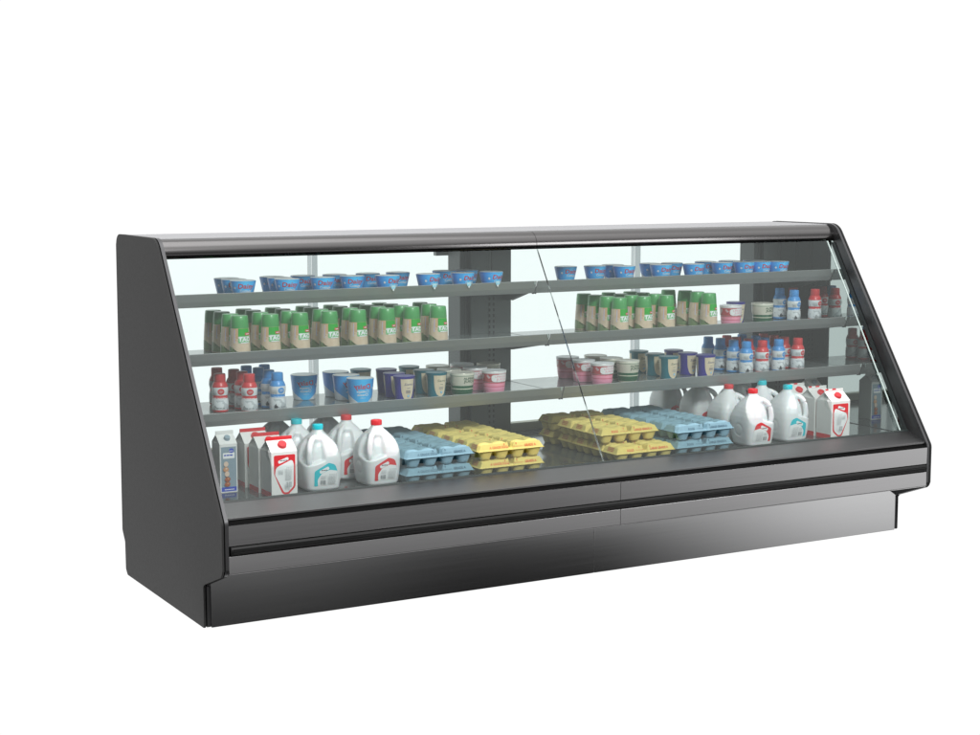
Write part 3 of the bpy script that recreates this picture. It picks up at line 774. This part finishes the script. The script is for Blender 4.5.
GR = [(.321,.619),(.453,.620),(.583,.623),(.717,.628),(.848,.631),(.987,.642),(1.109,.650),(1.228,.633),
 (.315,.706),(.450,.718),(.576,.719),(.723,.729),(.858,.727),(.991,.735),(1.104,.742),(1.242,.744),
 (.322,.822),(.460,.825),(.592,.825),(.724,.830),(.858,.830),(.985,.830),(1.101,.835),(1.247,.840),
 (.317,.909),(.452,.911),(.583,.911),(.723,.912),(.852,.912),(.978,.912),(1.083,.912),
 (2.157,.624),(2.293,.627),(2.425,.634),(2.678,.645),(2.684,.743),(2.680,.835),(2.636,.912),(2.150,.912),(2.150,.815),(2.147,.712),(2.288,.911),(2.412,.911),(2.424,.823),(2.285,.716),(2.427,.728),(2.293,.815)]
gr = once(lambda: make_green())
place(lambda s, b: gr('g'), GR, S2, 'green capped sauce bottle', 'bottle', 'green capped bottles on the second shelf', jr=.04)
dr = once(make_drink)
RED = (212,62,66); BLU = (72,152,220)
place(lambda s, b: dr('rL' if b == 'left' else 'rR', RED, R_(-20 if b == 'left' else 8), 'red'+b),
      [(.250,.665),(.349,.597),(.354,.688),(.351,.774),(.310,.862),(2.965,.872),(2.955,.785),(2.958,.693),(2.963,.593),(3.178,.851),(3.174,.765),(3.170,.682),(3.187,.600)], S3, 'red capped drink bottle, lower shelf', 'bottle', 'red capped drink bottles on the lower shelf')
place(lambda s, b: dr('bL' if b == 'left' else 'bR', BLU, R_(0 if b == 'left' else 8), 'blue'+b),
      [(.466,.586),(.466,.678),(.459,.776),(.440,.863),(.522,.865),(2.846,.865),(2.855,.780),(2.860,.683),(2.865,.591),(3.060,.873),(3.081,.790),(3.055,.690),(3.067,.598)], S3, 'blue capped drink bottle, lower shelf', 'bottle', 'blue capped drink bottles on the lower shelf')
place(lambda s, b: dr('rR', RED, R_(8), 'redright'), [(3.375,.866),(3.405,.735)], S2, 'red capped drink bottle, second shelf', 'bottle', 'red capped drink bottles on the second shelf')
place(lambda s, b: dr('bR', BLU, R_(8), 'blueright'), [(3.300,.880),(3.275,.740)], S2, 'blue capped drink bottle, second shelf', 'bottle', 'blue capped drink bottles on the second shelf')
bt = once(make_tub)
for i, (x, y, az, lab) in enumerate([(.691,.840,-8,'large blue cheese tub standing alone, beside the blue capped bottles'),(.848,.862,16,'large blue cheese tub, rearmost of three in a column'),(.842,.742,10,'large blue cheese tub, middle of three in a column'),(.850,.618,-6,'large blue cheese tub, foremost of three in a column')]):
    p = bt('big%d' % (i % 2), 'large_cheese_tub', .0575, .047, .105, R_(-6), True); o = p if not p.get('_used') else tree_copy(p); p['_used'] = 1
    o.location = (x, y, S3); o.rotation_euler = (0,0,R_(az)); o['label'] = lab; o['category'] = 'tub'; o['group'] = 'large blue tubs on the lower shelf'
ar = once(make_arch)
PUR = (58,52,150); TEA = (30,115,130)
place(lambda s, b: ar('p', PUR, 'purple'), [(1.046,.600),(1.053,.710),(1.085,.851),(2.626,.848),(2.614,.718),(2.636,.607)], S3, 'purple yogurt cup with cream arch, lower shelf', 'cup', 'purple yogurt cups on the lower shelf')
place(lambda s, b: ar('t', TEA, 'teal'), [(1.221,.640),(1.215,.745),(1.216,.890),(.985,.900),(2.458,.900),(2.455,.763),(2.446,.640)], S3, 'teal yogurt cup with cream arch, lower shelf', 'cup', 'teal yogurt cups on the lower shelf')
bd = once(make_band)
place(lambda s, b: bd('c', 'cream'), [(1.334,.615),(1.341,.745),(1.357,.885),(1.604,.860),(2.195,.878),(2.200,.752),(2.213,.634)], S3, 'cream and green yogurt cup, lower shelf', 'cup', 'cream and green cups on the lower shelf')
place(lambda s, b: bd('p', 'pink'), [(1.491,.611),(1.471,.745),(1.484,.890),(2.047,.890),(2.043,.748),(2.054,.607)], S3, 'pink and white yogurt cup, lower shelf', 'cup', 'pink and white cups on the lower shelf')
def single(p, loc, label, group):
    o = tree_copy(p); o.location = loc; o['label'] = label; o['group'] = group
single(bd('p'), (2.852,.700,S2), 'pink and white yogurt cup on the second shelf beside green bottles', 'cups on the second shelf')
single(bd('c'), (3.065,.725,S2), 'cream and green yogurt cup on the second shelf beside small bottles', 'cups on the second shelf')
single(ar('p'), (2.960,.800,S2), 'purple yogurt cup on the second shelf behind a pink cup', 'cups on the second shelf')
# deck
jg = once(make_jug)
def jug(key, mir, colr, x, y, lab, grp):
    p = jg(key, mir, colr); o = p if not p.get('_used') else tree_copy(p); p['_used'] = 1
    o.location = (x, y, DECK); o.rotation_euler = (0,0,random.uniform(-.03,.03)); o['label'] = lab; o['category'] = 'jug'; o['group'] = grp
gj = 'white plastic milk jugs on the bottom deck'
for key, mir, colr, x, y, bay, cn, row in [('tL',0,I_teal,.508,.285,'left','teal','front'),('tL',0,I_teal,.490,.452,'left','teal','middle'),('tL',0,I_teal,.480,.64,'left','teal','back'),
    ('rL',0,I_milkred,.757,.272,'left','red','front'),('rL',0,I_milkred,.708,.452,'left','red','middle'),('rL',0,I_milkred,.700,.64,'left','red','back'),
    ('rR',1,I_milkred,2.645,.262,'right','red','front'),('rR',1,I_milkred,2.645,.440,'right','red','second'),('rR',1,I_milkred,2.645,.66,'right','red','third'),('rR',1,I_milkred,2.640,.90,'right','red','back'),
    ('tR',1,I_teal,2.872,.292,'right','teal','front'),('tR',1,I_teal,2.865,.470,'right','teal','middle'),('tR',1,I_teal,2.86,.66,'right','teal','back')]:
    jug(key, bool(mir), colr, x, y, '%s capped milk jug in the %s of its row, %s bay' % (cn, row, bay), gj)
ct = once(make_carton)
def cart(p, x, y, lab, grp):
    o = p if not p.get('_used') else tree_copy(p); p['_used'] = 1
    o.location = (x, y, DECK); o.rotation_euler = (0,0,random.uniform(-.015,.015)); o['label'] = lab; o['category'] = 'carton'
    if grp: o['group'] = grp
gm = 'white and red gable top milk cartons'
for i, (x, y) in enumerate([(.330,.249),(.325,.365),(.318,.492)]):
    cart(ct('mL', .107, .107, .175, .214, .013, False, 'milk'), x, y, 'white milk carton with red top strip, %s of three, left bay' % ('front','middle','back')[i], gm)
for i, (x, y) in enumerate([(3.112,.249),(3.112,.366),(3.085,.492)]):
    cart(ct('mR', .112, .107, .175, .214, .013, True, 'milk'), x, y, 'white milk carton with red screw cap, %s of three, right bay' % ('front','middle','back')[i], gm)
cart(ct('eL', .072, .090, .190, .222, .014, False, 'egg'), .177, .430, 'grey blue carton with stacked eggs picture, beside the left end panel', 'grey blue cartons with egg pictures')
cart(ct('eR', .072, .090, .190, .222, .014, True, 'egg'), 3.275, .600, 'grey blue carton with stacked eggs picture, beside the right end panel', 'grey blue cartons with egg pictures')
eg = once(make_eggs)
YEL = (222,205,124); BLE = (134,168,182)
mk_red = ink('egg_print_red', (220,70,45)); mk_blue = ink('egg_print_slate', (62,95,115))
ZL = (DECK+.0368, DECK+.0368+.0680)
def eggs(p, x, rows, layer, colour, bay):
    for i, y in enumerate(rows):
        o = p if not p.get('_used') else tree_copy(p); p['_used'] = 1
        o.location = (x+random.uniform(-.003,.003), y, ZL[layer]); o.rotation_euler = (0,0,random.uniform(-.012,.012))
        pos = 'front' if i == 0 else ('back' if i == len(rows)-1 else ORD(i))
        o['label'] = '%s egg carton, %s layer, %s row, %s bay' % (colour, ('lower','upper')[layer], pos, bay); o['category'] = 'egg carton'; o['group'] = '%s egg cartons stacked in two layers' % colour
yL = eg('yL', YEL, 'yellow', 0, mk_red); yR = eg('yR', YEL, 'yellow', 1, mk_red); bL = eg('bL', BLE, 'blue', 0, mk_blue); bR = eg('bR', BLE, 'blue', 1, mk_blue)
r5 = [.2145,.337,.459,.590,.735]
eggs(yL, 1.318, r5, 0, 'yellow', 'left'); eggs(yL, 1.318, r5, 1, 'yellow', 'left')
eggs(bL, .985, r5, 0, 'blue', 'left'); eggs(bL, .985, r5, 1, 'blue', 'left')
eggs(yR, 1.988, [.2145,.337,.459,.585,.745], 0, 'yellow', 'right'); eggs(yR, 1.972, [.318,.441,.563,.730], 1, 'yellow', 'right')
eggs(bR, 2.304, [.2145,.337,.459,.582,.725], 0, 'blue', 'right'); eggs(bR, 2.304, [.2145,.337,.459,.582,.725], 1, 'blue', 'right')
for o in list(bpy.data.objects):
    if '_used' in o: del o['_used']

# ------------------------------------------------------------------ studio environment and lamps
w = bpy.data.worlds.new('World'); sc.world = w; w.use_nodes = True
nt = w.node_tree
class WN(NT):
    def __init__(s): s.nt = nt; s.b = None
n = WN()
tc = nt.nodes.new('ShaderNodeTexCoord'); sp = nt.nodes.new('ShaderNodeSeparateXYZ'); nt.links.new(tc.outputs['Generated'], sp.inputs[0])
x, y, z = sp.outputs
def ss(e0, e1, v):
    mr = nt.nodes.new('ShaderNodeMapRange'); mr.interpolation_type = 'SMOOTHSTEP'
    mr.inputs['From Min'].default_value = e0; mr.inputs['From Max'].default_value = e1
    if isinstance(v, (int, float)): mr.inputs['Value'].default_value = v
    else: nt.links.new(v, mr.inputs['Value'])
    return mr.outputs[0]
back = ss(-.25, .0, y)                                   # bright sweep behind the case
FRONT = n.ramp(n.math('MULTIPLY_ADD', z, .5, .5), [(0,(.02,)*3),(.355,(.02,)*3),(.372,(.07,)*3),(.3845,(.16,)*3),(.400,(.66,)*3),(.425,(.60,)*3),(.46,(.24,)*3),(.50,(.13,)*3),(.60,(.20,)*3),(.69,(.55,)*3),(.78,(1.1,)*3),(.90,(1.4,)*3),(.94,(2.6,)*3),(1,(2.9,)*3)], 'LINEAR')
az = n.math('ARCTAN2', x, n.math('MULTIPLY', y, -1))     # 0 = straight in front of the case
lobe = n.math('MULTIPLY', n.math('MULTIPLY', ss(.54, .74, az), n.math('SUBTRACT', 1., ss(1.2, 1.6, az))), n.math('MULTIPLY', ss(-.27,-.18, z), n.math('SUBTRACT', 1., ss(.0, .25, z))))
pocket = n.math('MULTIPLY', n.math('MULTIPLY', ss(.36, .52, az), n.math('SUBTRACT', 1., ss(.60, .74, az))), n.math('SUBTRACT', 1., ss(-.225, -.200, z)))
FRONT = n.math('MULTIPLY', FRONT, n.math('SUBTRACT', 1., n.math('MULTIPLY', pocket, .8)))
val = n.math('MAXIMUM', FRONT, n.math('MULTIPLY', lobe, 1.0))
up = n.math('MULTIPLY', ss(.86, .92, z), 1.6)
out = n.math('ADD', n.math('MULTIPLY', back, n.math('ADD', up, 1.03)), n.math('MULTIPLY', n.math('SUBTRACT', 1., back), val))
comb = nt.nodes.new('ShaderNodeCombineColor')
for i in range(3): nt.links.new(out, comb.inputs[i])
nt.links.new(comb.outputs[0], nt.nodes['Background'].inputs[0]); nt.nodes['Background'].inputs[1].default_value = 1.

def area_lamp(name, loc, target, sx, sy, power):
    l = bpy.data.lights.new(name, 'AREA'); l.shape = 'RECTANGLE'; l.size = sx; l.size_y = sy; l.energy = power
    o = bpy.data.objects.new(name, l); COL.objects.link(o); o.location = loc
    o.rotation_euler = (Vector(target)-Vector(loc)).to_track_quat('-Z', 'Y').to_euler(); return o
area_lamp('key_softbox', (6.5,-6.0,2.2), (1.7,.5,.8), 2.2, 2.2, 90)
area_lamp('front_softbox', (.6,-4.8,5.0), (1.7,.6,.8), 1.6, 1.2, 240)
# self-lit white sheet under and behind the case, glowing to stay shadowless
m = bpy.data.materials.new('glowing_sweep'); m.use_nodes = True; q = NT(m); q.b.inputs['Base Color'].default_value = (.0,.0,.0,1)
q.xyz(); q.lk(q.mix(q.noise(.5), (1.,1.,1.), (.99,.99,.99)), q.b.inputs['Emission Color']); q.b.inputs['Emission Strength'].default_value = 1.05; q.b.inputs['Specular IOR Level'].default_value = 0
pr = [(.2075,-.001),(7.5,-.001)]+[(7.5+2*math.sin(PI/2*k/12), 2-2*math.cos(PI/2*k/12)) for k in range(1,13)]+[(9.5,9.)]
bm = bmesh.new(); a = [bm.verts.new((-14,y_,z_)) for y_, z_ in pr]; b = [bm.verts.new((24,y_,z_)) for y_, z_ in pr]
for i in range(len(pr)-1): bm.faces.new((a[i], b[i], b[i+1], a[i+1]))
fl = obj('floor', bm, m); fl['kind'] = 'structure'; fl['label'] = 'plain white self-lit floor and background sheet'

# ------------------------------------------------------------------ camera
cd = bpy.data.cameras.new('camera'); cam = bpy.data.objects.new('camera', cd); COL.objects.link(cam); sc.camera = cam
cam.location = (-2.0589,-5.6026,1.7295); cam.rotation_euler = (PI/2-.1208, 0, -.5166)
cd.sensor_width = 36; cd.lens = 1650.0/980*36; cd.clip_start = .1; cd.clip_end = 200
sc.view_settings.view_transform = 'Standard'; sc.view_settings.look = 'None'; sc.view_settings.exposure = 0; sc.view_settings.gamma = 1
sc.cycles.max_bounces = 10; sc.cycles.transparent_max_bounces = 16; sc.cycles.use_denoising = True
